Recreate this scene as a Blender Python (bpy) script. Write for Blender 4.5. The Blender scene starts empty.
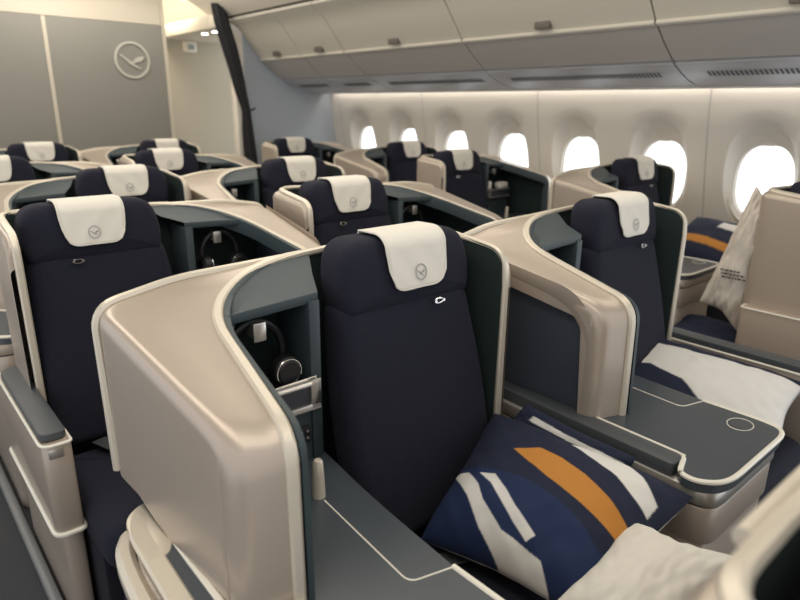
import bpy, bmesh, math, random
from mathutils import Vector, Matrix, noise
S = bpy.context.scene
COL = S.collection
PI = math.pi
# ------------------------------------------------------------ camera
H = 1.48
F_PX = 621.2
YAW, PITCH, ROLL = math.radians(41.124), math.radians(17.274), math.radians(.615)
fw = Vector((math.sin(YAW)*math.cos(PITCH), math.cos(YAW)*math.cos(PITCH), -math.sin(PITCH)))
rt0 = Vector((math.cos(YAW), -math.sin(YAW), 0)); up0 = rt0.cross(fw)
c_, s_ = math.cos(ROLL), math.sin(ROLL)
rt = c_*rt0 + s_*up0; up = -s_*rt0 + c_*up0
cam_d = bpy.data.cameras.new('camera'); cam = bpy.data.objects.new('camera', cam_d); COL.objects.link(cam)
cam_d.sensor_width = 36; cam_d.lens = F_PX/800*36; cam_d.clip_start = .02
cam.matrix_world = Matrix(((rt.x, up.x, -fw.x, 0), (rt.y, up.y, -fw.y, 0), (rt.z, up.z, -fw.z, H), (0, 0, 0, 1)))
cam_d.dof.use_dof = True; cam_d.dof.focus_distance = 1.55; cam_d.dof.aperture_fstop = 3.0
S.camera = cam
# ------------------------------------------------------------ light
S.view_settings.view_transform = 'Standard'; S.view_settings.look = 'None'
S.view_settings.exposure = 0.0; S.view_settings.gamma = 1; S.view_settings.use_curve_mapping = False
W = bpy.data.worlds.new('world'); S.world = W; W.use_nodes = True
bg = W.node_tree.nodes['Background']; bg.inputs[0].default_value = (.97, .98, 1, 1); bg.inputs[1].default_value = 1.0
def area(name, loc, rot, sx, sy, power, color):
    d = bpy.data.lights.new(name, 'AREA'); d.shape = 'RECTANGLE'; d.size = sx; d.size_y = sy; d.energy = power; d.color = color
    o = bpy.data.objects.new(name, d); COL.objects.link(o); o.location = loc; o.rotation_euler = rot
    return o
WARM = (1, .92, .80)
area('aisle_ceiling_light', (.1, 2.6, 2.40), (0, 0, 0), .5, 7.0, 42, WARM)
area('centre_ceiling_light', (1.45, 3.2, 2.42), (0, 0, 0), .7, 5.6, 34, WARM)
area('far_aisle_ceiling_light', (2.55, 3.0, 2.40), (0, 0, 0), .3, 6.0, 16, WARM)
area('wall_wash_light', (4.062, 2.7, 1.675), (0, math.radians(-8), 0), .045, 6.2, 10, (1, .92, .82))
area('bulkhead_fill_light', (.9, 5.75, 2.38), (math.radians(65), 0, 0), 3.0, .10, 9, WARM)  # added fill aimed at the bulkhead to brighten its upper cream band
area('cove_uplight', (2.50, 2.8, 2.30), (math.radians(180), math.radians(25), 0), .12, 6.2, 10, WARM)
area('galley_light', (2.75, 6.75, 2.40), (0, 0, 0), .5, .7, 9, (1, .95, .85))

# ------------------------------------------------------------ materials
MATS = {}
def mat(name, col, rough=.5, metal=0, bump=None, emit=None, coat=0, sheen=0, mottle=0):
    m = bpy.data.materials.new(name); m.use_nodes = True; nt = m.node_tree; b = nt.nodes['Principled BSDF']
    b.inputs['Base Color'].default_value = (*col, 1); b.inputs['Roughness'].default_value = rough; b.inputs['Metallic'].default_value = metal
    b.inputs['Coat Weight'].default_value = coat; b.inputs['Sheen Weight'].default_value = sheen
    if emit: b.inputs['Emission Color'].default_value = (*col, 1); b.inputs['Emission Strength'].default_value = emit
    tc = nt.nodes.new('ShaderNodeTexCoord')
    if mottle:
        n = nt.nodes.new('ShaderNodeTexNoise'); n.inputs['Scale'].default_value = 350 if mottle > 0 else 60; n.inputs['Detail'].default_value = 3
        nt.links.new(tc.outputs['Object'], n.inputs['Vector'])
        mx = nt.nodes.new('ShaderNodeMixRGB'); mx.blend_type = 'MULTIPLY'; mx.inputs[0].default_value = abs(mottle); mx.inputs[1].default_value = (*col, 1)
        rp = nt.nodes.new('ShaderNodeValToRGB'); rp.color_ramp.elements[0].position = .35; rp.color_ramp.elements[1].position = .65
        rp.color_ramp.elements[0].color = (.35, .35, .35, 1); rp.color_ramp.elements[1].color = (1.4, 1.4, 1.4, 1)
        nt.links.new(n.outputs['Fac'], rp.inputs[0]); nt.links.new(rp.outputs[0], mx.inputs[2]); nt.links.new(mx.outputs[0], b.inputs['Base Color'])
    if bump:
        sc, st, kind = bump
        if kind == 'noise':
            n = nt.nodes.new('ShaderNodeTexNoise'); n.inputs['Scale'].default_value = sc; n.inputs['Detail'].default_value = 4; out = n.outputs['Fac']
        else:
            n = nt.nodes.new('ShaderNodeTexVoronoi'); n.inputs['Scale'].default_value = sc; out = n.outputs['Distance']
        nt.links.new(tc.outputs['Object'], n.inputs['Vector'])
        bp = nt.nodes.new('ShaderNodeBump'); bp.inputs['Strength'].default_value = st; bp.inputs['Distance'].default_value = .002
        nt.links.new(out, bp.inputs['Height']); nt.links.new(bp.outputs[0], b.inputs['Normal'])
    MATS[name] = m; return m
mat('navy_fabric', (.0072, .0085, .0215), .95, bump=(420, .5, 'voronoi'), mottle=.5)
mat('navy_seat_side', (.007, .007, .014), .95, bump=(420, .4, 'voronoi'))
mat('champagne_shell', (.465, .395, .33), .32, .32, bump=(260, .05, 'noise'), coat=.1)
mat('champagne_rim', (.66, .60, .50), .38, .35)
mat('silver_trim', (.62, .60, .56), .3, .8)
mat('bright_line', (.80, .77, .68), .45, .1)
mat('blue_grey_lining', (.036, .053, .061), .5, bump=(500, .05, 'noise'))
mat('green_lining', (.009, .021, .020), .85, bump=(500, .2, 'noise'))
mat('console_grey', (.058, .070, .082), .30, bump=(700, .06, 'noise'))
mat('pad_grey', (.060, .068, .076), .45, bump=(500, .06, 'noise'))
mat('panel_slate', (.040, .050, .068), .6, bump=(300, .05, 'noise'))
mat('white_cover', (.74, .71, .64), .85, bump=(900, .3, 'noise'))
mat('emblem_grey', (.32, .32, .33), .7)
mat('black_plastic', (.006, .006, .007), .5)
mat('ear_foam', (.012, .012, .012), .9)
mat('chrome', (.75, .75, .76), .15, 1)
mat('pocket_dark', (.035, .038, .048), .6)
mat('cream_wall', (.80, .75, .67), .55, bump=(120, .03, 'noise'))
mat('bin_cream', (.66, .615, .53), .45)
mat('bin_lower', (.53, .50, .47), .45)
mat('bin_vent', (.50, .505, .53), .4)  # bluish brightness of window light reflected on vent panels, put into the colour
mat('gap_dark', (.05, .045, .04), .8)
mat('vent_dark', (.10, .10, .11), .7)
mat('latch_brown', (.13, .11, .09), .5)
mat('bulkhead_grey', (.24, .232, .208), .6, bump=(90, .04, 'noise'))
mat('bulkhead_blue', (.38, .42, .47), .6)
mat('bulkhead_cream', (.56, .51, .42), .6)
mat('vestibule_beige', (.42, .37, .28), .6)
mat('emblem_light', (.52, .50, .44), .6)
mat('curtain_cloth', (.018, .017, .020), .9, bump=(200, .2, 'noise'))
mat('carpet', (.052, .054, .060), .95, bump=(300, .8, 'noise'), mottle=.8)
mat('rail_grey', (.22, .23, .24), .4, .4)
mat('white_cloth', (.72, .69, .64), .9, bump=(40, .25, 'noise'))
mat('navy_cloth', (.006, .011, .036), .85, bump=(60, .25, 'noise'))
mat('bag_cloth', (.58, .53, .47), .9, bump=(60, .4, 'noise'))
mat('ink', (.05, .05, .06), .8)
mat('lamp_white', (1, .97, .9), .5, emit=9)
mat('ceiling_glow', (1, .93, .8), .5, emit=3.2)
mat('sign_green', (.25, .3, .28), .5)
# printed pillow: pattern from a colour attribute
m = mat('printed_cloth', (.5, .5, .5), .85, bump=(60, .12, 'noise'))
at_ = m.node_tree.nodes.new('ShaderNodeVertexColor'); at_.layer_name = 'print'
m.node_tree.links.new(at_.outputs[0], m.node_tree.nodes['Principled BSDF'].inputs['Base Color'])
# window glass
g = bpy.data.materials.new('window_glass'); g.use_nodes = True; nt = g.node_tree; nt.nodes.clear()
o_ = nt.nodes.new('ShaderNodeOutputMaterial'); t_ = nt.nodes.new('ShaderNodeBsdfTransparent'); gl = nt.nodes.new('ShaderNodeBsdfGlossy'); gl.inputs['Roughness'].default_value = .05
mx = nt.nodes.new('ShaderNodeMixShader'); mx.inputs[0].default_value = .04
nt.links.new(t_.outputs[0], mx.inputs[1]); nt.links.new(gl.outputs[0], mx.inputs[2]); nt.links.new(mx.outputs[0], o_.inputs[0]); MATS['window_glass'] = g
# daylight seen outside the windows: bright overcast apron
g = bpy.data.materials.new('daylight'); g.use_nodes = True; nt = g.node_tree; nt.nodes.clear()
o_ = nt.nodes.new('ShaderNodeOutputMaterial'); e_ = nt.nodes.new('ShaderNodeEmission'); e_.inputs[0].default_value = (.93, .97, 1, 1); e_.inputs[1].default_value = 2.6
nt.links.new(e_.outputs[0], o_.inputs[0]); MATS['daylight'] = g

# ------------------------------------------------------------ mesh helpers
class MB:
    def __init__(s, m=1): s.v = []; s.f = []; s.m = m
    def add(s, vs, fs):
        b = len(s.v); s.v += [(s.m*p[0], p[1], p[2]) for p in vs]; s.f += [tuple(b+i for i in q) for q in fs]
    def box(s, x0, x1, y0, y1, z0, z1):
        s.add([(x0, y0, z0), (x1, y0, z0), (x1, y1, z0), (x0, y1, z0), (x0, y0, z1), (x1, y0, z1), (x1, y1, z1), (x0, y1, z1)],
              [(0, 3, 2, 1), (4, 5, 6, 7), (0, 1, 5, 4), (1, 2, 6, 5), (2, 3, 7, 6), (3, 0, 4, 7)])
    def loft(s, rows, closed=False):
        n = len(rows[0]); vs = [p for r in rows for p in r]; fs = []
        for i in range(len(rows)-1):
            for j in range(n if closed else n-1):
                k = (j+1) % n; fs.append((i*n+j, i*n+k, (i+1)*n+k, (i+1)*n+j))
        s.add(vs, fs)
    def prism(s, pts, z0, z1):
        n = len(pts); s.add([(p[0], p[1], z0) for p in pts]+[(p[0], p[1], z1) for p in pts],
                            [tuple(range(n))[::-1], tuple(range(n, 2*n))]+[(i, (i+1) % n, n+(i+1) % n, n+i) for i in range(n)])
    def plate(s, pts, nrm, t):   # polygon (3D points) extruded along nrm
        n = len(pts); q = [tuple(Vector(p)+Vector(nrm)*t) for p in pts]
        s.add(list(pts)+q, [tuple(range(n))[::-1], tuple(range(n, 2*n))]+[(i, (i+1) % n, n+(i+1) % n, n+i) for i in range(n)])
    def tube(s, pts, r, n=8, closed=False):
        P = [Vector(p) for p in pts]; rows = []; N = len(P); ref = None
        for i in range(N):
            a = P[(i-1) % N] if (closed or i > 0) else P[i]; b = P[(i+1) % N] if (closed or i < N-1) else P[i]
            t = (b-a).normalized()
            if ref is None: ref = Vector((0, 0, 1)) if abs(t.z) < .9 else Vector((1, 0, 0))
            x = (ref-t*ref.dot(t)).normalized(); ref = x; y = t.cross(x)
            rr = r[i] if isinstance(r, (list, tuple)) else r
            rows.append([tuple(P[i]+(x*math.cos(2*PI*k/n)+y*math.sin(2*PI*k/n))*rr) for k in range(n)])
        if closed: rows.append(rows[0])
        s.loft(rows, True)
        if not closed:
            b = len(s.v)-len(rows)*n; s.f.append(tuple(b+i for i in range(n))[::-1]); b = len(s.v)-n; s.f.append(tuple(b+i for i in range(n)))
    def sweep(s, pts, ns, w, t, closed=False):   # rectangular band; ns = outward axis
        rows = []; N = len(pts)
        for i in range(N):
            p = Vector(pts[i]); a = Vector(pts[(i-1) % N] if closed or i else pts[i]); b = Vector(pts[(i+1) % N] if closed or i < N-1 else pts[i])
            T = (b-a).normalized(); n = Vector(ns[i]); n = (n-T*n.dot(T)).normalized(); B = T.cross(n)
            e = min(w, t)*.28; hw, ht = w/2, t/2
            rows.append([tuple(p+n*x+B*y) for x, y in ((-hw, -ht+e), (-hw+e, -ht), (hw-e, -ht), (hw, -ht+e), (hw, ht-e), (hw-e, ht), (-hw+e, ht), (-hw, ht-e))])
        if closed: rows.append(rows[0])
        s.loft(rows, True)
        if not closed:
            b = len(s.v)-len(rows)*8; s.f.append(tuple(b+i for i in range(8))[::-1]); b = len(s.v)-8; s.f.append(tuple(b+i for i in range(8)))
    def lathe(s, prof, c, n=20, axis='z'):
        rows = []
        for r, h in prof:
            row = []
            for k in range(n):
                a = 2*PI*k/n; x, y = r*math.cos(a), r*math.sin(a)
                row.append((c[0]+x, c[1]+y, c[2]+h) if axis == 'z' else ((c[0]+h, c[1]+x, c[2]+y) if axis == 'x' else (c[0]+x, c[1]+h, c[2]+y)))
            rows.append(row)
        s.loft(rows, True)
        b = len(s.v)-len(rows)*n; s.f.append(tuple(b+i for i in range(n))[::-1]); b = len(s.v)-n; s.f.append(tuple(b+i for i in range(n)))
    def build(s, name, material, parent=None, bevel=0, seg=2, angle=35, weld=1e-5, subsurf=0):
        bm = bmesh.new(); vs = [bm.verts.new(p) for p in s.v]
        for q in s.f:
            try: bm.faces.new([vs[i] for i in q])
            except ValueError: pass
        if weld: bmesh.ops.remove_doubles(bm, verts=bm.verts, dist=weld)
        bmesh.ops.dissolve_degenerate(bm, edges=bm.edges, dist=1e-6)
        bmesh.ops.recalc_face_normals(bm, faces=bm.faces)
        if bevel:
            es = [e for e in bm.edges if len(e.link_faces) == 2 and e.calc_face_angle(0) > math.radians(40)]
            bmesh.ops.bevel(bm, geom=es, offset=bevel, segments=seg, profile=.5, affect='EDGES', clamp_overlap=True)
        me = bpy.data.meshes.new(name); bm.to_mesh(me); bm.free()
        me.materials.append(MATS[material])
        for p in me.polygons: p.use_smooth = True
        me.set_sharp_from_angle(angle=math.radians(angle))
        o = bpy.data.objects.new(name, me); COL.objects.link(o)
        if parent: o.parent = parent
        if subsurf: md = o.modifiers.new('s', 'SUBSURF'); md.levels = md.render_levels = subsurf
        return o
def V3(p): return Vector(p)
def fillet(pts, k=6, closed=False):
    """pts: tuples (coords..., r) ; last value is the cut length at that corner (ends ignored)."""
    out = []; n = len(pts)
    for i, p in enumerate(pts):
        c = Vector(p[:-1]); r = p[-1]
        if not closed and i in (0, n-1): out.append(tuple(c)); continue
        a = Vector(pts[(i-1) % n][:-1]); b = Vector(pts[(i+1) % n][:-1])
        ra = min(r, (a-c).length*.49); rb = min(r, (b-c).length*.49)
        A = c+(a-c).normalized()*ra; B = c+(b-c).normalized()*rb
        for j in range(k+1):
            t = j/k; out.append(tuple(A*(1-t)**2+c*2*t*(1-t)+B*t*t))
    return out
def tag(o, label=None, cat=None, group=None, kind=None):
    if label: o['label'] = label
    if cat: o['category'] = cat
    if group: o['group'] = group
    if kind: o['kind'] = kind
    return o
def empty(name, loc, rz=0):
    o = bpy.data.objects.new(name, None); COL.objects.link(o); o.location = loc; o.rotation_euler = (0, 0, rz); o.empty_display_size = .1; return o
def copy_tree(o, parent=None):
    c = o.copy(); COL.objects.link(c)
    if parent: c.parent = parent
    for ch in list(o.children): copy_tree(ch, c)
    return c
def pad(mb, outline, depth, rad, place, puff=0, k=4):
    """cushion: 2-D outline (closed), thickness depth, edge radius; place(x, y, d) -> 3-D point."""
    n = len(outline); P = [Vector(p) for p in outline]; N = []
    area2 = sum(P[i].x*P[(i+1) % n].y-P[(i+1) % n].x*P[i].y for i in range(n)); sg = 1 if area2 > 0 else -1
    for i in range(n):
        t = (P[(i+1) % n]-P[(i-1) % n]).normalized(); N.append(Vector((t.y, -t.x))*sg)
    rows = []
    cen = sum(P, Vector((0, 0)))/n
    def ring(off, d, f=1): return [place(*(cen+(P[i]-N[i]*off-cen)*f), d) for i in range(n)]
    for j in range(k+1):
        a = PI/2*j/k; rows.append(ring(rad*(1-math.sin(a)), rad*(1-math.cos(a))))
    for j in range(k+1):
        a = PI/2*j/k; rows.append(ring(rad*(1-math.cos(a)), depth-rad*(1-math.sin(a))))
    for f in (.8, .55, .3, .1):
        rows.append(ring(rad, depth+puff*(1-f*f), f))
    mb.loft(rows, True)
    b = len(mb.v)-n; mb.f.append(tuple(b+i for i in range(n)))
    b = len(mb.v)-len(rows)*n; mb.f.append(tuple(b+i for i in range(n))[::-1])

# ------------------------------------------------------------ crane-in-a-circle emblem (local x right, y up, flat)
def emblem_polys(R):
    ring = []; n = 40
    for a, b in ((R, R*.88),):
        o = [(a*math.cos(2*PI*k/n), a*math.sin(2*PI*k/n)) for k in range(n)]; i = [(b*math.cos(2*PI*k/n), b*math.sin(2*PI*k/n)) for k in range(n)]
    quads = [[o[k], o[(k+1) % n], i[(k+1) % n], i[k]] for k in range(n)]
    def P(l): return [(x*R, y*R) for x, y in l]
    body = P([(-.72, .26), (-.62, .28), (-.30, .06), (-.02, -.12), (.16, -.10), (.06, -.22), (.44, -.46), (.40, -.50), (-.02, -.30), (-.22, -.16), (-.46, .06)])
    wing1 = P([(.02, -.12), (.22, .12), (.46, .20), (.76, .22), (.60, .10), (.66, .06), (.50, .00), (.54, -.05), (.36, -.08), (.20, -.13)])
    return quads, [body, wing1]
def emblem_mesh(R, place, t, m=1, thick=1.0):
    mb = MB(m); q, b = emblem_polys(R)
    for poly in q+b:
        n = len(poly); mb.add([place(x, y, t) for x, y in poly]+[place(x, y, 0) for x, y in poly], [tuple(range(n))]+[(i, (i+1) % n, n+(i+1) % n, n+i) for i in range(n)])
    return mb

# ------------------------------------------------------------ the seat suite (pod at local -x for m=1)
def lean(z):          # front plane of the backrest
    return -.02+(-.11+.02)*(1.10-z)/.4 if z > .7 else -.11-.045*(.7-z)/.2
CZ = .70
def seat_suite(m=1, recess=False, arm=True, full=True):
    root = empty('business_class_seat', (0, 0, 0))
    # --- backrest
    mb = MB(m)
    o = fillet([(-.215, .47, .05), (.235, .47, .05), (.240, .8, .1), (.21, 1.05, .04), (-.19, 1.05, .04), (-.218, .8, .1)], 5, True)
    pad(mb, o, .11, .035, lambda x, z, d: (x, lean(z)+.10-d, z), .006)
    back = mb.build('backrest', 'navy_fabric', root, angle=60)
    # seam panel line on the backrest
    mb = MB(m)
    for s_x in (-1, 1):
        o2 = [(s_x*.196+.010, .50), (s_x*.200+.010, .66), (s_x*.200+.010, .8), (s_x*.186+.010, .93), (s_x*.176+.010, 1.03)]
        mb = MB(m); mb.tube([(x, lean(z)-.0075, z) for x, z in o2], .0014, 6)
        mb.build('seam', 'navy_seat_side', back)
    # --- headrest
    mb = MB(m)
    hy = lambda z: -.050+.10*(z-1.02)/.18*.3
    o = fillet([(-.178, 1.018, .02), (.210, 1.018, .02), (.228, 1.09, .05), (.206, 1.190, .06), (-.166, 1.190, .06), (-.190, 1.09, .05)], 6, True)
    pad(mb, o, .115, .030, lambda x, z, d: (x, hy(z)+.115-d, z), .010)
    head = mb.build('headrest', 'navy_fabric', root, angle=60)
    # cover: sheet draped over the top
    mb = MB(m); rows = []
    prof = []
    for k in range(15): z = 1.068+(1.159-1.068)*k/14; prof.append((hy(z)-.0145-.001, z))
    y0 = hy(1.159)-.0155
    for k in range(1, 9):
        a = PI/2*k/8; prof.append((y0+.045*(1-math.cos(a)), 1.159+.040*math.sin(a)))
    for k in range(1, 6): prof.append((y0+.045+.012*k, 1.199-.0003*k))
    for k in range(1, 5): prof.append((y0+.108+.004*math.sin(k*.5), 1.199-.02*k))
    n = 18
    for i, (y, z) in enumerate(prof):
        row = []
        for j in range(n+1):
            s = j/n*2-1; hwid = .094-.010*max(0, (1.16-z))/.09
            zz = z
            if i < 8:   # rounded lower corners
                edge = max(0, abs(s)-.55)/.45; zz = z+.030*(1-math.sqrt(max(0, 1-edge**2)))*(1-i/8)
            wr = .0016*math.sin(7*s+z*60)*(1 if z < 1.17 else .2)
            row.append((.025+s*hwid, y+wr*.6, zz))
        rows.append(row)
    mb.loft(rows)
    cov = mb.build('headrest_cover', 'white_cover', head, angle=70)
    md = cov.modifiers.new('t', 'SOLIDIFY'); md.thickness = .003; md.offset = 0
    # hem piping
    mb = MB(m)
    hem = [rows[i][0] for i in range(len(rows)-1, 0, -1)]+[rows[0][j] for j in range(n+1)]+[rows[i][n] for i in range(1, len(rows))]
    mb.tube(hem, .0026, 6); mb.build('cover_hem', 'white_cover', head)
    # emblem on the cover (never mirrored)
    cx, cz = .028*m, 1.104
    em = emblem_mesh(.0195, lambda x, y, t: (cx+x*.92, hy(cz)-.0192-t+(y*.16), cz+y), .0006)
    em.build('cover_emblem', 'emblem_grey', head, weld=0)['label'] = 'grey bird in a circle printed on the white cover'
    # loop for a coat
    mb = MB(m)
    lp = [(.085+.016*math.cos(a)*(1 if math.cos(a) > 0 else .8), lean(1.02)-.022, 1.022+.006*math.sin(a)) for a in [2*PI*k/14 for k in range(14)]]
    mb.tube(lp, .0022, 6, True); mb.lathe([(.0001, -.004), (.004, -.004), (.004, .002), (.0001, .002)], (.073, lean(1.02)-.022, 1.022), 8, 'y')
    mb.lathe([(.0001, -.004), (.004, -.004), (.004, .002), (.0001, .002)], (.1, lean(1.02)-.022, 1.022), 8, 'y')
    mb.build('coat_loop', 'chrome', root)
    # --- cushion and leg rest
    mb = MB(m)
    o = fillet([(-.25, -.14, .03), (.255, -.14, .03), (.245, -.64, .07), (-.235, -.64, .07)], 6, True)
    pad(mb, o, .14, .045, lambda x, y, d: (x, y, .31+d), .012)
    cush = mb.build('seat_cushion', 'navy_fabric', root, angle=60)
    mb = MB(m); pad(mb, fillet([(-.23, .06, .03), (.235, .06, .03), (.235, .37, .04), (-.23, .37, .04)], 4, True), .09, .03, lambda x, z, d: (x, -.55-d+.04*(.37-z), z), .01)
    mb.build('leg_rest', 'navy_fabric', root, angle=60)
    mb = MB(m); mb.box(-.255, .262, -.52, .12, .02, .34); mb.build('seat_base', 'navy_seat_side', root, .01)
    # belt buckle
    mb = MB(m); pth = [(.15, -.17, .475), (.13, -.24, .478), (.06, -.29, .476), (-.03, -.30, .476), (-.10, -.27, .477)]
    mb.sweep([(x, y, z) for x, y, z in pth], [(0, 0, 1)]*5, .004, .045); mb.build('seat_belt', 'pad_grey', root)
    # --- shell
    R = fillet([(.268, -.112, 1.04, 0), (.268, -.106, 1.128, .05), (.262, .146, 1.158, .07), (-.30, .142, 1.138, .12), (-.468, .03, 1.088, .12), (-.526, -.374, 1.006, .055), (-.526, -.380, CZ, 0)], 8)
    Oc = [(.298, -.112, 1.03, 0), (.298, -.106, 1.115, .05), (.294, .168, 1.142, .06), (-.48, .172, 1.128, .05), (-.652, .166, 1.100, .05), (-.622, -.345, 1.010, .08), (-.622, -.345, CZ, 0)]
    O = fillet(Oc, 8)
    def densify(L, t=5):
        out = []
        for i in range(len(L)-1):
            a, b = Vector(L[i]), Vector(L[i+1])
            q = t if i in SEG else 1
            for j in range(q): out.append(tuple(a.lerp(b, j/q)))
        out.append(L[-1]); return out
    SEG = [0, 9, 18, 27, 36, 45]
    R = densify(R); O = densify(O); N = len(R)
    # wall direction per sample: straight down, turning to backwards on the upright front edge
    i_f = max(range(N), key=lambda i: (O[i][2]-(-O[i][1])*0) if False else -abs(Vector(O[i]).x+.6195)-abs(O[i][1]+.345)*5-abs(O[i][2]-1.015))
    Wd = []
    for i in range(N):
        t = min(1, max(0, (i-(i_f-5))/10)); Wd.append(Vector((0, t, -(1-t))).normalized())
    out = [(Vector(O[i])-Vector(R[i])).normalized() for i in range(N)]
    rho = [min(.034, (Vector(O[i])-Vector(R[i])).length*.45) for i in range(N)]
    def zb(i):
        x, y, z = O[i]
        if x > -.30: return .05
        if x > -.64 and y > 0: return .05+(CZ+.035-.05)*(-.30-x)/.34
        return CZ+.035*max(0, min(1, (y+.08)/.12))
    Ei = [Vector(O[i])+Wd[i]*rho[i] for i in range(N)]
    yend = Ei[-1].y
    for i in range(N):
        if i > i_f-25: Ei[i].y = max(Ei[i].y, yend)
    rows = [[tuple(Vector(R[i])+out[i]*.010) for i in range(N)]]
    rows.append([tuple(Vector(R[i]).lerp(Vector(O[i])-out[i]*rho[i], .5)-Vector((0, 0, .004))*max(0, -Wd[i].z)) for i in range(N)])
    for j in range(7):
        t = j/6; rows.append([tuple((Vector(O[i])-out[i]*rho[i])*(1-t)**2+Vector(O[i])*2*t*(1-t)+Ei[i]*t*t) for i in range(N)])
    mb = MB(m); mb.loft(rows)
    last = rows[-1]
    if recess:
        def cut(i): return max(zb(i), last[i][2]-.022) if (O[i][0] < -.60 and -.300 < O[i][1] < .16) else zb(i)
    else: cut = zb
    mb.loft([last, [(last[i][0], last[i][1], min(last[i][2], cut(i) if i < i_f+3 else CZ)) for i in range(N)]])
    if recess:   # returns of the recess
        mb.box(-.652, -.600, .13, .166, CZ, 1.08)
    shell = mb.build('shell', 'champagne_shell', root, angle=80)
    if recess:
        mb = MB(m)
        pl = fillet([(.14, CZ, .01), (.14, 1.065, .02), (-.235, 1.000, .08), (-.290, .92, .05), (-.29, CZ, .01)], 6, True)
        mb.plate([(-.60, y, z) for y, z in pl], (1, 0, 0), .012); mb.build('side_panel', 'panel_slate', root)['label'] = 'slate blue recessed side panel'
        mb = MB(m)   # slanted tan surround of the recess
        a = fillet([(.14, 1.076, 0), (-.235, 1.000, .07), (-.308, .93, .06), (-.308, CZ, 0)], 8); b = fillet([(.14, 1.056, 0), (-.222, .985, .07), (-.284, .91, .06), (-.284, CZ, 0)], 8)
        sx_ = lambda v: -.652+.030*(.166-v)/.511
        big = fillet([(.14, 1.10, 0), (-.26, 1.035, .05), (-.325, .96, .05), (-.325, CZ, 0)], 8)
        mb.loft([[(sx_(p[0])+.002, p[0], p[1]) for p in big], [(sx_(p[0])-.001, p[0], p[1]) for p in a], [(sx_(p[0])+.006, p[0]*.6+q[0]*.4, p[1]*.6+q[1]*.4) for p, q in zip(a, b)], [(-.600, p[0], p[1]) for p in b]]); mb.build('recess_surround', 'champagne_shell', root, angle=60)
    # border strip along the back edge
    mb = MB(m); E = fillet([(.15, .166, 1.142, 0), (-.48, .166, 1.127, .05), (-.648, .160, 1.097, .045), (-.646, .160, CZ+.035, 0)], 6)
    mb.sweep(E, [(0, .3, 1)]*8+[(-.5, .3, .8)]*7+[(-1, 0, 0)]*(len(E)-15), .018, .018); mb.build('shell_edge_trim', 'champagne_rim', root)
    # rim
    RR = [(.268, -.112, .62)]+R; nn = [Vector((1, 0, 0))]+out
    mb = MB(m); mb.sweep([tuple(Vector(p)+n*.006) for p, n in zip(RR, nn)], nn, .0215, .016); mb.build('rim', 'champagne_rim', root)
    # lining band under the rim
    mb = MB(m); i0 = next(i for i in range(N) if R[i][0] < -.24)
    inn = [tuple(Vector(R[i])-out[i]*.018) for i in range(N)]
    r0 = [tuple(Vector(R[i])-out[i]*.006-Wd[i]*.006) for i in range(i0, N)]; r1 = [tuple(Vector(inn[i])-Wd[i]*.003) for i in range(i0, N)]; dn = []
    for i in range(i0, N):
        w = Wd[i]; dn.append(tuple(Vector(inn[i])+w*.045-out[i]*.004))
    mb.loft([r0, r1, [tuple(Vector(p).lerp(Vector(q), .5)-out[i0+k]*.003) for k, (p, q) in enumerate(zip(r1, dn))], dn, [tuple(Vector(q)+out[i0+k]*.04) for k, q in enumerate(dn)]])
    mb.build('rim_lining', 'blue_grey_lining', root, angle=60)
    # wing and back lining
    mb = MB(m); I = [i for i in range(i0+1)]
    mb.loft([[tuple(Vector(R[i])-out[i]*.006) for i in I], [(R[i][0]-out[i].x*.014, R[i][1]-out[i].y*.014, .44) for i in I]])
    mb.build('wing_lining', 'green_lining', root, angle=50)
    # storage: ledge, post, dark cavity
    mb = MB(m); j1 = next(i for i in range(N) if R[i][1] < -.015 and R[i][0] < -.3)
    i1b = next(i for i in range(N) if R[i][0] < -.16)
    top = [inn[i] for i in range(i1b, j1+1)]; K = len(top)
    fr = [(-.245+(-.480+.245)*k/(K-1), -.020, 1.096-.010*k/(K-1)) for k in range(K)]
    mid = [tuple(Vector(a).lerp(Vector(b), .45)-Vector((0, 0, .012))) for a, b in zip(top, fr)]
    mb.loft([top, mid, fr, [(x, y, z-.022) for x, y, z in fr], [(x, y+.02, z-.022) for x, y, z in fr]])
    mb.box(-.272, -.244, -.026, .108, CZ, 1.080)
    mb.build('storage_frame', 'blue_grey_lining', root, .003)
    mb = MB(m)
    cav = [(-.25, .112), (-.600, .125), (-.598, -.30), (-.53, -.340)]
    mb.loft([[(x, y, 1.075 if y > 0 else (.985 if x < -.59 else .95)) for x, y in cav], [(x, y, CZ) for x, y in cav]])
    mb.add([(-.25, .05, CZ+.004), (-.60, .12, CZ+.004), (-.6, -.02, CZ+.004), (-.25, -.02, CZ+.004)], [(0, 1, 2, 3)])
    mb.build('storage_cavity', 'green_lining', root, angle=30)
    mb = MB(m); mb.box(-.388, -.358, .010, .050, 1.012, 1.046); mb.box(-.388, -.358, .006, .012, 1.004, 1.046); mb.build('headphone_hook', 'silver_trim', root, .003)
    # pocket with two metal rails
    mb = MB(m); mb.box(-.50, -.262, -.040, -.034, .845, .900); pk = mb.build('pocket', 'pocket_dark', root, .001)
    mb = MB(m); mb.box(-.50, -.262, -.046, -.030, .893, .906); mb.box(-.50, -.262, -.046, -.030, .838, .850); mb.box(-.285, -.262, -.046, -.030, .838, .906)
    mb.build('pocket_rail', 'silver_trim', pk, .002)
    mb = MB(m); mb.box(-.50, -.262, -.02, -.012, CZ, .84); sp = mb.build('socket_panel', 'blue_grey_lining', root)
    mb = MB(m); mb.box(-.312, -.278, -.026, -.02, .748, .790); mb.build('power_socket', 'black_plastic', sp, .003)
    mb = MB(m)
    for sx in (-.303, -.287):
        for sz in (.760, .777): mb.lathe([(.0001, -.008), (.0035, -.008), (.0035, 0), (.0001, 0)], (sx, -.020, sz), 8, 'y')
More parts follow.
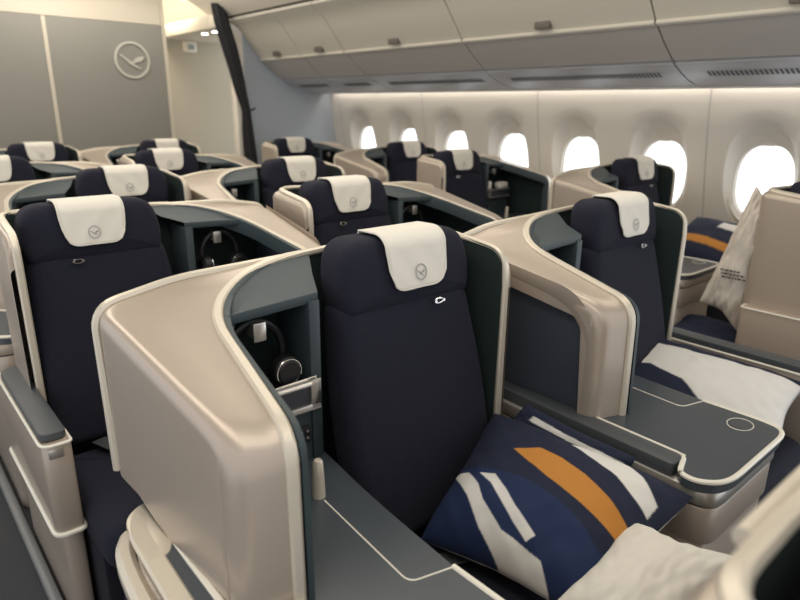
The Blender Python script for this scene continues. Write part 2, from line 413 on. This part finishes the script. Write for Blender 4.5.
    mb.build('socket_contact', 'silver_trim', sp)
    # reading light
    mb = MB(m); mb.lathe([(.0001, 0), (.014, 0), (.0125, .05), (.0105, .082), (.008, .086), (.0001, .087)], (-.345, -.155, CZ), 16); mb.build('reading_light', 'champagne_rim', root)
    # --- console
    aisle = not recess
    xl = -.655 if aisle else -.600
    ol = [(-.236, .06, .01), (-.236, -.02, .02), (-.262, -.22, .15), (-.279, -.48, .01), (-.276, -.640, .03), (-.292, -.700, .06), (-.640, -.700, .06), (-.690, -.655, .05), (-.686, -.610, .02), (xl-.008, -.585, .02), (xl, -.31, .02), (xl, .06, .01)]
    if aisle: ol = ol[:8]+[(-.702, -.5, .1), (-.684, .0, .06), (-.62, .06, .03)]
    co = fillet(ol, 5, True)
    mb = MB(m); mb.prism(co, CZ-.03, CZ); top = mb.build('console_top', 'console_grey', root)
    # rim of the console top
    i1 = 0
    part = [p for p in co if not (p[0] > -.45 and p[1] > -.479) and p[1] < (.035 if aisle else .01)]
    cen = Vector((-.45, -.35))
    nn2 = []
    for i, p in enumerate(part):
        a = Vector(part[max(0, i-1)]); b = Vector(part[min(len(part)-1, i+1)]); t = (b-a).normalized(); n_ = Vector((t.y, -t.x))
        if n_.dot(Vector(p)-cen) < 0: n_ = -n_
        nn2.append((n_.x, n_.y, 0))
    wid = .012
    mb = MB(m); mb.sweep([(p[0], p[1], CZ-.002) for p in part], nn2, wid, .010); mb.build('console_edge', 'bright_line', top)
    if aisle:
        mb = MB(m); q = [p for p in part if p[0] < -.60 and p[1] > -.64]; mb.sweep([(p[0]+.012, p[1], CZ-.003) for p in q], [(-1, 0, 0)]*len(q), .038, .014); mb.build('console_border', 'champagne_rim', top)
        mb = MB(m); mb.prism(fillet([(-.690, -.05, .03), (-.684, .02, .04), (-.640, .055, .03), (-.600, .045, .01), (-.605, -.04, .03), (-.650, -.13, .02), (-.685, -.13, .01)], 5, True), CZ-.012, CZ+.004); bs = [(-.630, -.06), (-.632, -.33), (-.60, -.362), (-.53, -.398)]; mb.build('console_corner', 'champagne_rim', top, .003)
        mb = MB(m); mb.sweep([(*p, CZ+.001) for p in bs], [(-1, 0, 0), (-1, 0, 0), (-1, -1, 0), (-.2, -1, 0)], .012, .008); mb.build('shell_base_line', 'bright_line', top)
    # inlay lines
    gl_ = fillet([(-.345, -.175, 0), (-.366, -.462, .02), (-.279, -.485, 0)], 5)
    mb = MB(m); mb.sweep([(x, y, CZ+.0004) for x, y in gl_], [(1, 0, 0)]*6+[(1, .6, 0)]*(len(gl_)-6), .0032, .002)
    if not aisle:
        pass
    mb.build('inlay_line', 'bright_line', top)
    ov = [(-.345+.037*math.cos(2*PI*k/32), -.607+.030*math.sin(2*PI*k/32), CZ+.0006) for k in range(32)]
    mb = MB(m); mb.tube(ov, .0013, 5, True); mb.build('control_ring', 'bright_line', top)
    mb = MB(m); mb.lathe([(.0001, 0), (.028, 0), (.028, .0012), (.0001, .0012)], (-.345, -.607, CZ), 24); mb.build('control_disc', 'pad_grey', top)
    if not aisle:  # padded arm ledge facing the neighbour
        mb = MB(m); ap = fillet([(-.606, .06, .01), (-.606, -.32, .02), (-.614, -.588, .02), (-.672, -.588, .012), (-.664, -.30, .1), (-.648, .06, .01)], 4, True)
        mb.prism(ap, CZ-.055, CZ+.004); mb.build('arm_pad', 'pad_grey', root, .004)
        mb = MB(m); bl = [(-.603, -.312, CZ+.002), (-.603, -.33, CZ+.002), (-.611, -.588, CZ+.002)]; mb.sweep(bl, [(-1, 0, 0)]*3, .006, .006); mb.build('pad_line', 'bright_line', top)
    cl = fillet([(-.262, .05, .01), (-.284, -.3, .1), (-.290, -.690, .06), (-.700, -.690, .06), (-.695, -.1, .05), (-.66, .04, .02)] if aisle else [(-.262, .05, .01), (-.284, -.3, .1), (-.290, -.690, .06), (-.678, -.690, .06), (-.668, -.1, .05), (-.64, .05, .01)], 6, True)
    def inset(L, d): c0 = Vector((-.47, -.32)); return [tuple(c0+(Vector(p)-c0)*(1-d/.3)) for p in L]
    mb = MB(m); mb.prism(inset(cl, -.003), CZ-.068, CZ-.03); mb.build('drawer_front', 'champagne_shell' if aisle else 'silver_trim', root, .004)
    mb = MB(m); mb.prism(inset(cl, .004), CZ-.074, CZ-.066); mb.build('console_gap', 'gap_dark', root)
    mb = MB(m); mb.prism(inset(cl, 0), CZ-.17, CZ-.072); mb.prism(inset(cl, .006), .0, CZ-.165); mb.build('console_body', 'champagne_shell', root, .006)
    if aisle:
        mb = MB(m); q = [(-.672, .035, CZ-.055), (-.700, -.01, CZ-.055), (-.712, -.12, CZ-.055), (-.722, -.45, CZ-.055), (-.71, -.68, CZ-.062)]
        q = fillet([(*p, .08) for p in q], 5)
        mb.sweep(q, [(-1, 0, 0)]*len(q), .035, .04); mb.build('side_ledge', 'champagne_rim', root)
    # --- armrest on the open side
    if arm:
        az = .672; s0, s1 = arm if isinstance(arm, tuple) else (.13, -.435)
        a = empty('armrest', (0, 0, 0)); a.parent = root
        mb = MB(m); mb.prism(fillet([(.282, s0, .01), (.282, s1, .02), (.345, s1, .025), (.345, s0-.03, .03)], 5, True), az-.022, az)
        mb.build('armrest_pad', 'pad_grey', a, .006, 3)
        mb = MB(m); bo = fillet([(.280, .14, .01), (.278, s1-.02, .012), (.348, s1-.02, .03), (.350, .14, .02)], 5, True)
        mb.prism(bo, .385, az-.024); mb.build('armrest_body', 'champagne_shell', a, .006)
        nb = len(bo); mb = MB(m)
        for z, w in ((az-.026, .008), (.382, .014)):
            pts = [(p[0], p[1], z) for p in bo]; ns = []
            for i in range(nb):
                t = Vector(bo[(i+1) % nb])-Vector(bo[i-1]); ns.append((t.y, -t.x, 0))
            mb.sweep(pts, ns, w, w, True)
        mb.build('armrest_trim', 'bright_line', a)
        mb = MB(m); mb.box(.300, .335, s1-.023, s1-.017, az-.062, az-.035); mb.build('release_handle', 'silver_trim', a, .002)
        mb = MB(m); mb.prism(fillet([(.272, .2, .01), (.272, s1+.035, .02), (.325, s1+.035, .03), (.325, .2, .02)], 4, True), .0, .385); mb.build('armrest_base', 'champagne_shell', a, .005)
    return root

PROTO = {}
SEAT_LABELS = [
 # x, y, m, recess, arm, label
 (.957, 1.107, 1, False, False, 'navy business seat in the centre foreground holding the big striped pillow'),
 (1.968, 1.115, 1, True, (.13, -.66), 'navy seat holding the white and navy pillow, right of the centre foreground seat'),
 (.578, 2.086, -1, True, True, 'leftmost near navy seat with the grey-topped armrest beside the aisle carpet'),
 (1.562, 2.11, -1, False, True, 'navy seat directly behind the centre foreground seat, headphones hook showing at its right'),
 (.950, 3.12, 1, False, False, 'navy seat whose white cover rises right behind the left near seat'),
 (1.922, 3.14, 1, True, True, 'navy seat in the third row beside the hook in a dark storage niche'),
 (.625, 4.10, -1, True, True, 'navy seat cut off at the left picture edge, behind the second cover from the left'),
 (1.625, 4.21, -1, False, True, 'navy seat straight below the bulkhead emblem with a wide curved rim at its right'),
 (1.070, 5.40, 1, False, False, 'hindmost navy seat at the left below the grey bulkhead panel seam'),
 (2.040, 5.42, 1, True, True, 'hindmost navy seat below the right end of the grey bulkhead panel'),
 (3.225, .850, -1, True, (-.12, -.435), 'tan seat shell at the right picture edge with the white bag leaning behind it'),
 (3.690, 2.000, 1, False, False, 'window seat with its headrest against the bright second window from the right'),
 (3.255, 3.09, -1, False, True, 'window-side seat with an open storage niche lit with white items'),
 (3.665, 4.13, 1, False, False, 'blue-lit window seat in front of the second window from the bulkhead'),
 (3.195, 5.16, -1, False, True, 'hindmost window-side seat just below the blue grey bulkhead'),
 (.650, -.028, -1, True, False, 'seat shell with cream rim cut off at the bottom right corner of the picture'),
]
for x, y, m_, rec, arm_, lab in SEAT_LABELS:
    key = (m_, rec, arm_)
    if key not in PROTO: PROTO[key] = seat_suite(m_, rec, arm_); o = PROTO[key]
    else: o = copy_tree(PROTO[key])
    o.location = (x, y, 0); tag(o, lab, 'airline seat', 'business class seats')
    if (x, y) == (.578, 2.086):
        for ch in o.children:
            if ch.name.split('.')[0] in ('backrest', 'headrest', 'seat_cushion', 'coat_loop'): ch.location.x -= .022

# ------------------------------------------------------------ headphones
def headphones(m=1):
    t = empty('headphones', (0, 0, 0))
    mb = MB(m); pts = []
    for k in range(25):
        a = math.radians(-20+220*k/24); pts.append((.068*math.cos(a), 0, .075*math.sin(a)))
    mb.tube(pts, .0085, 8); mb.build('headband', 'black_plastic', t)
    for i, s in enumerate((-1, 1)):
        mb = MB(m); mb.lathe([(.0001, -.02), (.024, -.02), (.034, -.012), (.036, 0), (.036, .010), (.028, .018), (.0001, .018)], (s*.058, -.008-.02*i, -.042), 24, 'x' if i == 0 else 'y')
        e = mb.build('ear_cup', 'black_plastic', t)
        mb = MB(m)
        if i == 1: mb.tube([(s*.058+.030*math.cos(2*PI*k/24), -.008-.02*i-.016, -.042+.030*math.sin(2*PI*k/24)) for k in range(24)], .0018, 6, True)
        else: mb.tube([(s*.058+.015, -.008+.030*math.cos(2*PI*k/24), -.042+.030*math.sin(2*PI*k/24)) for k in range(24)], .0018, 6, True)
        mb.build('cup_ring', 'chrome', e)
    return t
hp = headphones()
hp.location = (.957-.378, 1.107+.030, .968)
tag(hp, 'black headphones hanging from the hook left of the centre foreground seat', 'headphones', 'headphones in the storage niches')
for (x, y), lab in (((.586+.375, 2.086+.02), 'black headphones hanging in the niche right of the left near seat'), ((1.545+.375, 2.11+.02), 'black headphones barely seen in the dark niche behind the centre foreground seat')):
    c = copy_tree(hp); c.location = (x, y, .968); tag(c, lab, 'headphones', 'headphones in the storage niches')

# ------------------------------------------------------------ pillows
NAVY = (.006, .011, .036); BLUE = (.007, .020, .075); WHITE = (.70, .69, .66); ORANGE = (.50, .21, .035)
def inpoly(p, poly):
    x, y = p; ins = False; n = len(poly)
    for i in range(n):
        x1, y1 = poly[i]; x2, y2 = poly[i-1]
        if (y1 > y) != (y2 > y) and x < (x2-x1)*(y-y1)/(y2-y1)+x1: ins = not ins
    return ins
def pillow(name, c, th, polys, base=NAVY, under=WHITE, n=(150, 120), seed=1, wr=.006, back_th=.6, material='printed_cloth', corner=.25):
    """c: 4 corners a(0,0) b(1,0) c(1,1) d(0,1) in world; origin placed at their mean"""
    a, b, cc, d = [Vector(p) for p in c]; mid = (a+b+cc+d)/4
    nrm = ((b-a)+(cc-d)).cross((d-a)+(cc-b)).normalized()
    nu, nv = n; vs = []; fs = []; cols = []
    for side in (1, -1):
        base_i = len(vs)
        for i in range(nu+1):
            for j in range(nv+1):
                u, v = i/nu, j/nv
                # edges pulled in between the corners
                uu = u+(u-.5)*-.10*math.sin(PI*v)**2*corner*2; vv = v+(v-.5)*-.12*math.sin(PI*u)**2*corner*2
                p = a*(1-uu)*(1-vv)+b*uu*(1-vv)+cc*uu*vv+d*(1-uu)*vv-mid
                e = min(1, (1-abs(2*u-1)**2.6))*min(1, (1-abs(2*v-1)**2.6)); h = max(0, e)**.55
                k = noise.noise(Vector((u*5+seed, v*5, seed)))*wr+noise.noise(Vector((u*14, v*9+seed, 3*seed)))*wr*.35
                # tension folds towards the corners
                edge = math.exp(-min(u, 1-u, v, 1-v)*9)
                k += edge*math.sin((u+v)*38+seed)*wr*.5+edge*math.sin((u-v)*31)*wr*.4
                t = (th/2 if side == 1 else th/2*back_th)*h
                p += nrm*side*t+nrm*k*min(1, h*1.5)
                vs.append(p)
                if side == 1:
                    cl_ = base
                    if polys:
                        acc = [0, 0, 0]
                        for du in (-.33, .33):
                            for dv in (-.33, .33):
                                cq = base
                                for pl, pc in polys:
                                    if inpoly((u+du/nu, v+dv/nv), pl): cq = pc
                                acc = [acc[q_]+cq[q_]/4 for q_ in range(3)]
                        cl_ = tuple(acc)
                else: cl_ = under
                cols.append(cl_)
        for i in range(nu):
            for j in range(nv):
                q = base_i+i*(nv+1)+j; f = (q, q+nv+1, q+nv+2, q+1); fs.append(f if side == 1 else f[::-1])
    me = bpy.data.meshes.new(name); me.from_pydata([tuple(p) for p in vs], [], fs)
    ca = me.color_attributes.new('print', 'FLOAT_COLOR', 'POINT')
    for i, q in enumerate(cols): ca.data[i].color = (*q, 1)
    for p in me.polygons: p.use_smooth = True
    me.materials.append(MATS[material]); o = bpy.data.objects.new(name, me); COL.objects.link(o); o.location = mid
    return o
PIL = [(.855, .895, .505), (.915, .485, .53), (1.275, .465, .66), (1.215, .99, .675)]
PIL_PX = None
def cam_px(p):
    d = Vector(p)-Vector((0, 0, H)); z = d.dot(fw); return (400+F_PX*d.dot(rt)/z, 300-F_PX*d.dot(up)/z)
# print of the pillow, in its own (u, v) square: u towards the foot end, v towards the console
PR = [([(0, .40), (.15, .43), (.42, .46), (.62, .43), (.80, .37), (.95, .28), (1, .2), (1, 0), (0, 0)], BLUE),
      ([(.015, .39), (.13, .40), (.24, .33), (.32, .24), (.48, .13), (.72, .09), (.80, .0), (.50, .0), (.36, .10), (.22, .24), (.10, .33)], WHITE),
      ([(.21, .40), (.30, .42), (.40, .35), (.50, .27), (.65, .18), (.62, .13), (.52, .19), (.40, .28), (.30, .36)], WHITE),
      ([(.31, .63), (.43, .71), (.55, .70), (.68, .665), (.82, .60), (.95, .52), (.97, .41), (.83, .45), (.70, .485), (.56, .525), (.43, .575)], ORANGE),
      ([(.51, .89), (.60, .97), (.72, .95), (.84, .88), (.96, .76), (.97, .65), (.88, .70), (.78, .765), (.65, .82)], WHITE)]
o = pillow('pillow', PIL, .235, PR, seed=3, wr=.006, n=(250, 210))
tag(o, 'big navy pillow with orange and white stripes on the centre foreground seat', 'pillow', 'printed pillows')
PR2 = [([(0, .40), (.22, .42), (.45, .30), (.60, .10), (.64, 0), (1, 0), (1, .90), (.5, .80), (0, .76)], WHITE)]
o = pillow('pillow', [(1.83, 1.05, .53), (1.92, .49, .53), (2.225, .53, .63), (2.225, 1.12, .64)], .13, PR2, seed=9, wr=.006)
tag(o, 'white pillow with navy top edge lying across the right seat', 'pillow', 'printed pillows')
o = pillow('pillow', [(3.50, 1.72, .66), (3.50, 1.25, .66), (3.95, 1.22, .80), (3.95, 1.70, .84)], .15, [([(.15, .26), (.15, .40), (.85, .28), (.85, .14)], ORANGE), ([(.45, .62), (.45, .8), (.95, .75), (.95, .55)], WHITE)], seed=5, n=(60, 60))
tag(o, 'navy pillow with an orange stripe below the windows behind the small silver tray', 'pillow', 'printed pillows')
o = pillow('pillow', [(.860, .525, .58), (.84, .345, .52), (1.19, .32, .63), (1.115, .525, .64)], .13, [], base=(.70, .67, .61), seed=12, wr=.006, n=(90, 90), corner=.5)
tag(o, 'crumpled plain white pillow at the bottom edge beside the cream rim', 'pillow')
# folded navy pouch wedged beside the arm pad
o = pillow('folded_blanket', [(1.205, 1.00, .60), (1.215, .60, .60), (1.262, .60, .70), (1.262, .92, .715)], .045, [([(.15, .74), (.15, .86), (.95, .80), (.95, .70)], WHITE)], base=(.008, .014, .04), under=(.008, .014, .04), seed=7, n=(80, 60), wr=.003)
tag(o, 'dark navy folded blanket with a white edge line between big pillow and arm pad', 'blanket')
# white amenity bag behind the right shell
o = pillow('cloth_bag', [(2.98, 1.21, .60), (2.98, 1.02, .50), (3.02, .965, 1.13), (3.02, 1.065, 1.16)], .14, [], base=(.56, .51, .45), under=(.56, .51, .45), seed=21, wr=.016, n=(60, 80), material='bag_cloth', corner=.4)
tag(o, 'off-white cloth bag with small print leaning on the right-hand seat shell', 'bag')
bag = o
def px_ray(u, v): return (fw*F_PX+rt*(u-400)-up*(v-300)).normalized()
mb = MB(1); mb.box(-.006, .006, -.012, .012, -.010, .010); t = mb.build('bag_tag', 'ink', bag, .002); t.location = (.0, -.03, .245)
for i, w in enumerate((.085, .095, .09)):
    mb = MB(1)
    x = 0; random.seed(i)
    while x < w:
        l = random.uniform(.006, .018); mb.box(-.001, .001, -x-l, -x, -.0035, .0035); x += l+.005
    t = mb.build('printed_line', 'ink', bag); t.location = (-.085, .05-.005*i, -.06-.016*i)
# navy blanket block in the aisle-side foot area by the bag
o = pillow('folded_blanket', [(2.90, 1.36, .36), (2.94, .98, .36), (3.20, .98, .42), (3.20, 1.38, .44)], .16, [], base=NAVY, under=NAVY, seed=17, n=(40, 40))
tag(o, 'navy folded blanket below the off-white cloth bag', 'blanket')
# items in the lit niche of the window seat
def niche_item(loc, s, lab, name, cat, material='white_cloth'):
    mb = MB(1); mb.box(-s[0]/2, s[0]/2, -s[1]/2, s[1]/2, 0, s[2]); o = mb.build(name, material, None, min(s)*.3, 3); o.location = loc; tag(o, lab, cat); return o
niche_item((3.255+.45, 3.09+.0, .90), (.10, .06, .045), 'white wrapped packet in the niche of the third window-side seat', 'amenity_packet', 'packet')
niche_item((3.255+.30, 3.09+.0, .90), (.035, .05, .06), 'small upright white box in the niche of the third window-side seat', 'amenity_box', 'box')
niche_item((.586+.555, 2.086-.02, .775), (.05, .10, .05), 'white rounded packet in the niche right of the left near seat', 'amenity_packet', 'packet')

# ------------------------------------------------------------ setting
YB = 5.9
mb = MB(); mb.add([(-1.5, -1, 0), (4.6, -1, 0), (4.6, 8, 0), (-1.5, 8, 0)], [(0, 1, 2, 3)]); tag(mb.build('floor', 'carpet'), kind='structure')
mb = MB(); mb.box(.212, .245, -.6, 5.8, .001, .028); tag(mb.build('seat_track_cover', 'rail_grey', None, .008), 'long grey seat rail cover on the carpet at the left bottom edge', 'floor rail')
# window wall, leaning outwards towards the floor
WX = lambda z: 4.10 if z > 1.6 else 4.10+.28*(1-((z-.3)/1.3)**1.0 if z > .3 else 1)*((1.6-z)/1.3)**.1 if z < 1.6 else 4.10
def WXf(z):
    t = max(0, min(1, (1.61-z)/1.0)); return 4.10+.20*(t**1.3)
WP = .657
wy = [1.468+WP*n for n in range(-2, 7)]
seams = [wy[0]+WP/2+WP*2*k for k in range(5)]
bounds = [-.17]+[1.425+.635*n+.3175 for n in range(-2, 7)]
mb = MB()
NS = 48
def superell(cy, cz, a, b, p, k):
    t = 2*PI*k/NS; c, s = math.cos(t), math.sin(t); return (cy+a*math.copysign(abs(c)**(2/p), c), cz+b*math.copysign(abs(s)**(2/p), s))
for n_i, cy in enumerate(wy):
    y0, y1 = cy-WP/2, cy+WP/2; z0, z1 = .60, 1.62
    rect = []
    for k in range(NS):
        e, f_ = divmod(k+6, 12); f_ = f_/6-1
        rect.append([(cy+WP/2, 1.11+.51*f_), (cy-WP/2*f_, 1.62), (cy-WP/2, 1.11-.51*f_), (cy+WP/2*f_, .60)][e % 4])
    hole = [superell(cy, 1.085, .212, .350, 2.25, k) for k in range(NS)]
    r2 = [superell(cy, 1.082, .205, .342, 2.25, k) for k in range(NS)]
    r3 = [superell(cy-.004, 1.052, .168, .228, 2.5, k) for k in range(NS)]
    rows = []
    for f in (0, .33, .66, 1): rows.append([(WXf(r[1]*(1-f)+h[1]*f), r[0]*(1-f)+h[0]*f, r[1]*(1-f)+h[1]*f) for r, h in zip(rect, hole)])
    rows.append([(WXf(p[1])+.008, p[0], p[1]) for p in r2])
    for f in (.5, 1): rows.append([(WXf(1.05)+.02+.04*f, p[0]*(1-f)+q[0]*f, p[1]*(1-f)+q[1]*f) for p, q in zip(r2, r3)])
    rows.append([(WXf(1.05)+.09, 1.0*p[0], p[1]) for p in r3])
    mb.loft(rows, True)
    # corners of the cell + lower wall
for y0, y1 in [(wy[0]-WP/2, wy[-1]+WP/2)]:
    zs = [.60, .4, .2, 0]
    mb.loft([[(WXf(z), y0, z) for z in zs], [(WXf(z), y1, z) for z in zs]])
    mb.loft([[(4.1, y0, 1.62), (4.1, y0, 1.75)], [(4.1, y1, 1.62), (4.1, y1, 1.75)]])
    zs = [1.75, 1.62, 1.3, 1.0, .6, 0]
    mb.loft([[(WXf(z), y1, z) for z in zs], [(WXf(z), 5.90, z) for z in zs]])
tag(mb.build('wall_right', 'cream_wall', None, angle=40), kind='structure')
for i, cy in enumerate(wy):
    mb = MB(); ring = [superell(cy-.004, 1.052, .170, .230, 2.5, k) for k in range(NS)]; X = WXf(1.05)
    mb.sweep([(X+.088, p[0], p[1]) for p in ring], [(0, p[0]-cy+.004, p[1]-1.052) for p in ring], .012, .02, True)
    f = tag(mb.build('window_%d' % (i+1), 'cream_wall'), kind='structure')
    mb = MB(); mb.add([(X+.095, p[0], p[1]) for p in ring], [tuple(range(NS))]); mb.build('pane', 'window_glass', f)
    mb = MB(); mb.box(X+.055, X+.08, cy-.03, cy+.03, 1.272, 1.286); mb.build('shade_handle', 'cream_wall', f, .003)
for i, sy in enumerate(seams):
    mb = MB(); zz = [1.61, 1.4, 1.2, 1.0, .8, .6, .3, 0.02]; mb.sweep([(WXf(z)-.001, sy, z) for z in zz], [(0, 1, 0)]*len(zz), .008, .004)
    tag(mb.build('trim_%d' % (i+1), 'bin_lower'), kind='structure')
# bright overcast daylight outside, over a pale apron
mb = MB(); mb.add([(6.2, -4, -1.5), (6.2, 12, -1.5), (6.2, 12, 3.5), (6.2, -4, 3.5)], [(0, 1, 2, 3)])
tag(mb.build('daylight_sky', 'daylight'), kind='structure')

# overhead bins, one unit per door
prof_door = fillet([(2.94, 2.235, 0), (3.06, 2.165, .08), (3.16, 2.04, .1), (3.262, 1.915, 0)], 6)
prof_low = fillet([(3.275, 1.905, 0), (3.36, 1.83, .08), (3.50, 1.735, 0)], 6)
prof_vent = fillet([(3.515, 1.722, 0), (3.66, 1.655, .1), (3.83, 1.615, 0)], 5)
prof_end = [(3.84, 1.612), (3.96, 1.602), (4.01, 1.607), (4.015, 1.64)]
ys = [-.9, .40, 1.765, 3.13, 4.47, 5.12, 5.88]
lab = ['overhead bin cut off at the right picture edge', 'overhead bin with a slotted air vent at the top right', 'long overhead bin above the fourth to sixth windows',
       'long overhead bin in the top middle of the picture', 'narrow overhead bin second from the curtain', 'hindmost overhead bin against the curtain']
lab[0] = 'overhead bin nearest the camera, beyond the right picture edge'
for i in range(len(ys)-1):
    if i == 0: continue
    y0, y1 = ys[i]+.006, ys[i+1]-.006
    b = empty('overhead_bin', (3.2, (y0+y1)/2, 1.6)); ox, oy, oz = b.location; b_off = lambda x, y, z: (x-ox, y-oy, z-oz)
    def strip(name, prof, material, thick=.03, parent=b):
        mb = MB(); rows = [[b_off(x, y0, z) for x, z in prof], [b_off(x, y1, z) for x, z in prof]]
        c = [(x+thick*.6, z+thick) for x, z in prof]
        mb.loft(rows); mb.loft([[b_off(x, y0, z) for x, z in c], [b_off(x, y1, z) for x, z in c]])
        for y in (y0, y1): mb.loft([[b_off(x, y, z) for x, z in prof], [b_off(x, y, z) for x, z in c]])
        mb.loft([[b_off(*(prof[0][0], y, prof[0][1])) for y in (y0, y1)], [b_off(c[0][0], y, c[0][1]) for y in (y0, y1)]])
        mb.loft([[b_off(*(prof[-1][0], y, prof[-1][1])) for y in (y0, y1)], [b_off(c[-1][0], y, c[-1][1]) for y in (y0, y1)]])
        return mb.build(name, material, parent, angle=40)
    door = strip('bin_door', prof_door, 'bin_cream')
    mb = MB(); cy = (y0+y1)/2-oy; mb.box(3.215-ox, 3.252-ox, cy-.055, cy+.055, 1.925-oz, 1.968-oz); mb.build('latch', 'latch_brown', door, .006)
    strip('lower_panel', prof_low, 'bin_lower'); strip('vent_panel', prof_vent, 'bin_vent'); strip('bottom_lip', prof_end, 'bin_vent', .01)
    mb = MB(); mb.sweep([b_off(3.268, y, 1.905) for y in (y0, y1)], [(1, 0, -.6)]*2, .030, .022); mb.build('edge_rail', 'bin_cream', b)
    mb = MB()
    for yy in ([y0+.12+.024*k for k in range(int((y1-y0-.24)/.024))]): mb.add([b_off(3.60+dx, yy+dy, z) for dx, dy, z in ((0, 0, 1.6805), (.055, 0, 1.6585), (.055, .013, 1.6585), (0, .013, 1.6805))], [(0, 1, 2, 3)])
    mb.build('air_vent', 'vent_dark', b)
    tag(b, lab[i], 'overhead bin', 'overhead bins')
# dark backing that shows in the gaps
mb = MB(); gp = [(2.90, 2.31), (2.965, 2.25), (3.09, 2.185), (3.19, 2.06), (3.29, 1.935), (3.38, 1.86), (3.52, 1.76), (3.68, 1.68), (3.84, 1.64), (4.02, 1.68), (4.10, 1.72)]
mb.loft([[(x, -.85, z) for x, z in gp], [(x, 5.89, z) for x, z in gp]]); tag(mb.build('trim_6', 'gap_dark', angle=60), kind='structure')
# ceiling
mb = MB(); cp = [(-1.5, 2.30), (-.9, 2.47), (.6, 2.50), (2.35, 2.50), (2.62, 2.46), (2.78, 2.37), (2.925, 2.270)]
cpf = cp
mb.loft([[(x, -1, z) for x, z in cpf], [(x, 6.18, z) for x, z in cpf]]); tag(mb.build('ceiling', 'bin_cream', angle=60), kind='structure')
# bulkheads
mb = MB(); mb.box(-1.4, 2.445, 6.20, 6.26, 0, 1.06); mb.box(-1.4, 2.445, 6.20, 6.26, 2.18, 2.50); w = tag(mb.build('wall_back', 'bulkhead_cream'), kind='structure')
mb = MB(); mb.box(-1.4, 1.420, 6.19, 6.25, 1.06, 2.175); mb.box(1.45, 2.425, 6.19, 6.25, 1.06, 2.175); mb.build('grey_panel', 'bulkhead_grey', w)
mb = MB(); mb.box(1.42, 1.45, 6.185, 6.25, 1.06, 2.175); mb.box(2.425, 2.455, 6.18, 6.27, 0, 2.50); mb.build('joint_strip', 'bulkhead_cream', w)
em = emblem_mesh(.158, lambda x, y, t: (x, -t, y), .012); o = em.build('wall_emblem', 'emblem_light', None, weld=0); o.location = (2.125, 6.19, 1.862)
tag(o, 'pale ring emblem with a flying bird on the grey bulkhead', 'emblem')
mb = MB(); mb.box(3.10, 4.45, 5.90, 5.94, 0, 2.35); tag(mb.build('wall_end', 'bulkhead_blue'), kind='structure')
# galley entrance: beam, soffit, beige wall, lights
mb = MB(); mb.box(2.80, 3.6, 5.96, 7.35, 2.167, 2.283); mb.box(2.80, 2.93, 5.84, 5.97, 2.167, 2.283); b = tag(mb.build('trim_7', 'bulkhead_cream', None, .004), kind='structure')
mb = MB(); mb.box(2.2, 3.9, 7.35, 7.4, 0, 2.8); tag(mb.build('wall_galley', 'vestibule_beige'), kind='structure')
mb = MB(); mb.box(2.30, 2.36, 6.26, 7.35, 0, 2.8); tag(mb.build('wall_galley_side', 'vestibule_beige'), kind='structure')
mb = MB(); mb.box(3.24, 3.62, 6.45, 6.50, 0, 2.06); d = tag(mb.build('door_1', 'cream_wall', None, .005), kind='structure')
mb = MB(); mb.box(3.25, 3.61, 6.446, 6.452, 1.11, 1.12); mb.build('door_seam', 'gap_dark', d)
mb = MB(); mb.box(3.00, 3.13, 5.92, 5.98, 0, 2.40); tag(mb.build('trim_8', 'cream_wall', None, .01), kind='structure')
mb = MB(); mb.box(2.3, 3.6, 6.20, 7.35, 2.60, 2.62); tag(mb.build('ceiling_light_cove', 'ceiling_glow'), 'glowing ceiling light cove above the galley beam left of the curtain', 'ceiling light')
for i, (x, y) in enumerate(((2.955, 6.43), (2.95, 6.17))):
    mb = MB(); mb.lathe([(.0001, -.006), (.03, -.006), (.032, 0), (.0001, 0)], (0, 0, 0), 20); o = mb.build('spotlight', 'lamp_white'); o.location = (x, y, 2.164)
    tag(o, ('left' if i == 0 else 'right')+' one of two small round ceiling spots beside the curtain', 'spotlight', 'galley spotlights')
s = empty('exit_sign', (3.10, 7.15, 2.07)); mb = MB(); mb.box(-.07, .07, -.03, .03, -.03, .073); mb.build('housing', 'cream_wall', s, .008); mb = MB(); mb.box(-.035, .035, -.034, -.03, -.01, .045); mb.build('sign_face', 'sign_green', s)
tag(s, 'small cream sign box under the soffit by the galley', 'sign')
# curtain gathered beside the bulkhead
mb = MB(); rows = []
key = [(2.36, 2.812, .062), (2.20, 2.842, .066), (2.02, 2.895, .070), (1.80, 2.950, .062), (1.60, 2.99, .052), (1.43, 3.035, .040), (1.25, 3.04, .052), (1.0, 3.055, .062), (.6, 3.06, .07), (.1, 3.06, .075)]
for a, b in zip(key[:-1], key[1:]):
    for j in range(5):
        t = j/5; z, x, w = [p*(1-t)+q*t for p, q in zip(a, b)]; row = []
        for k in range(40):
            an = 2*PI*k/40; fold = 1+.16*math.sin(7*an+z*1.5); row.append((x+w*fold*math.cos(an), 5.80+w*.7*fold*math.sin(an), z))
        rows.append(row)
mb.loft(rows, True); o = mb.build('curtain', 'curtain_cloth', angle=70); tag(o, 'dark gathered curtain hanging between bulkhead and bins', 'curtain')
mb = MB(); mb.tube([(3.035+.045*math.cos(2*PI*k/20), 5.80+.034*math.sin(2*PI*k/20), 1.43) for k in range(20)], .008, 6, True); mb.tube([(3.07, 5.79, 1.43), (3.13, 5.79, 1.45)], .009, 6); mb.build('tieback', 'black_plastic', o)
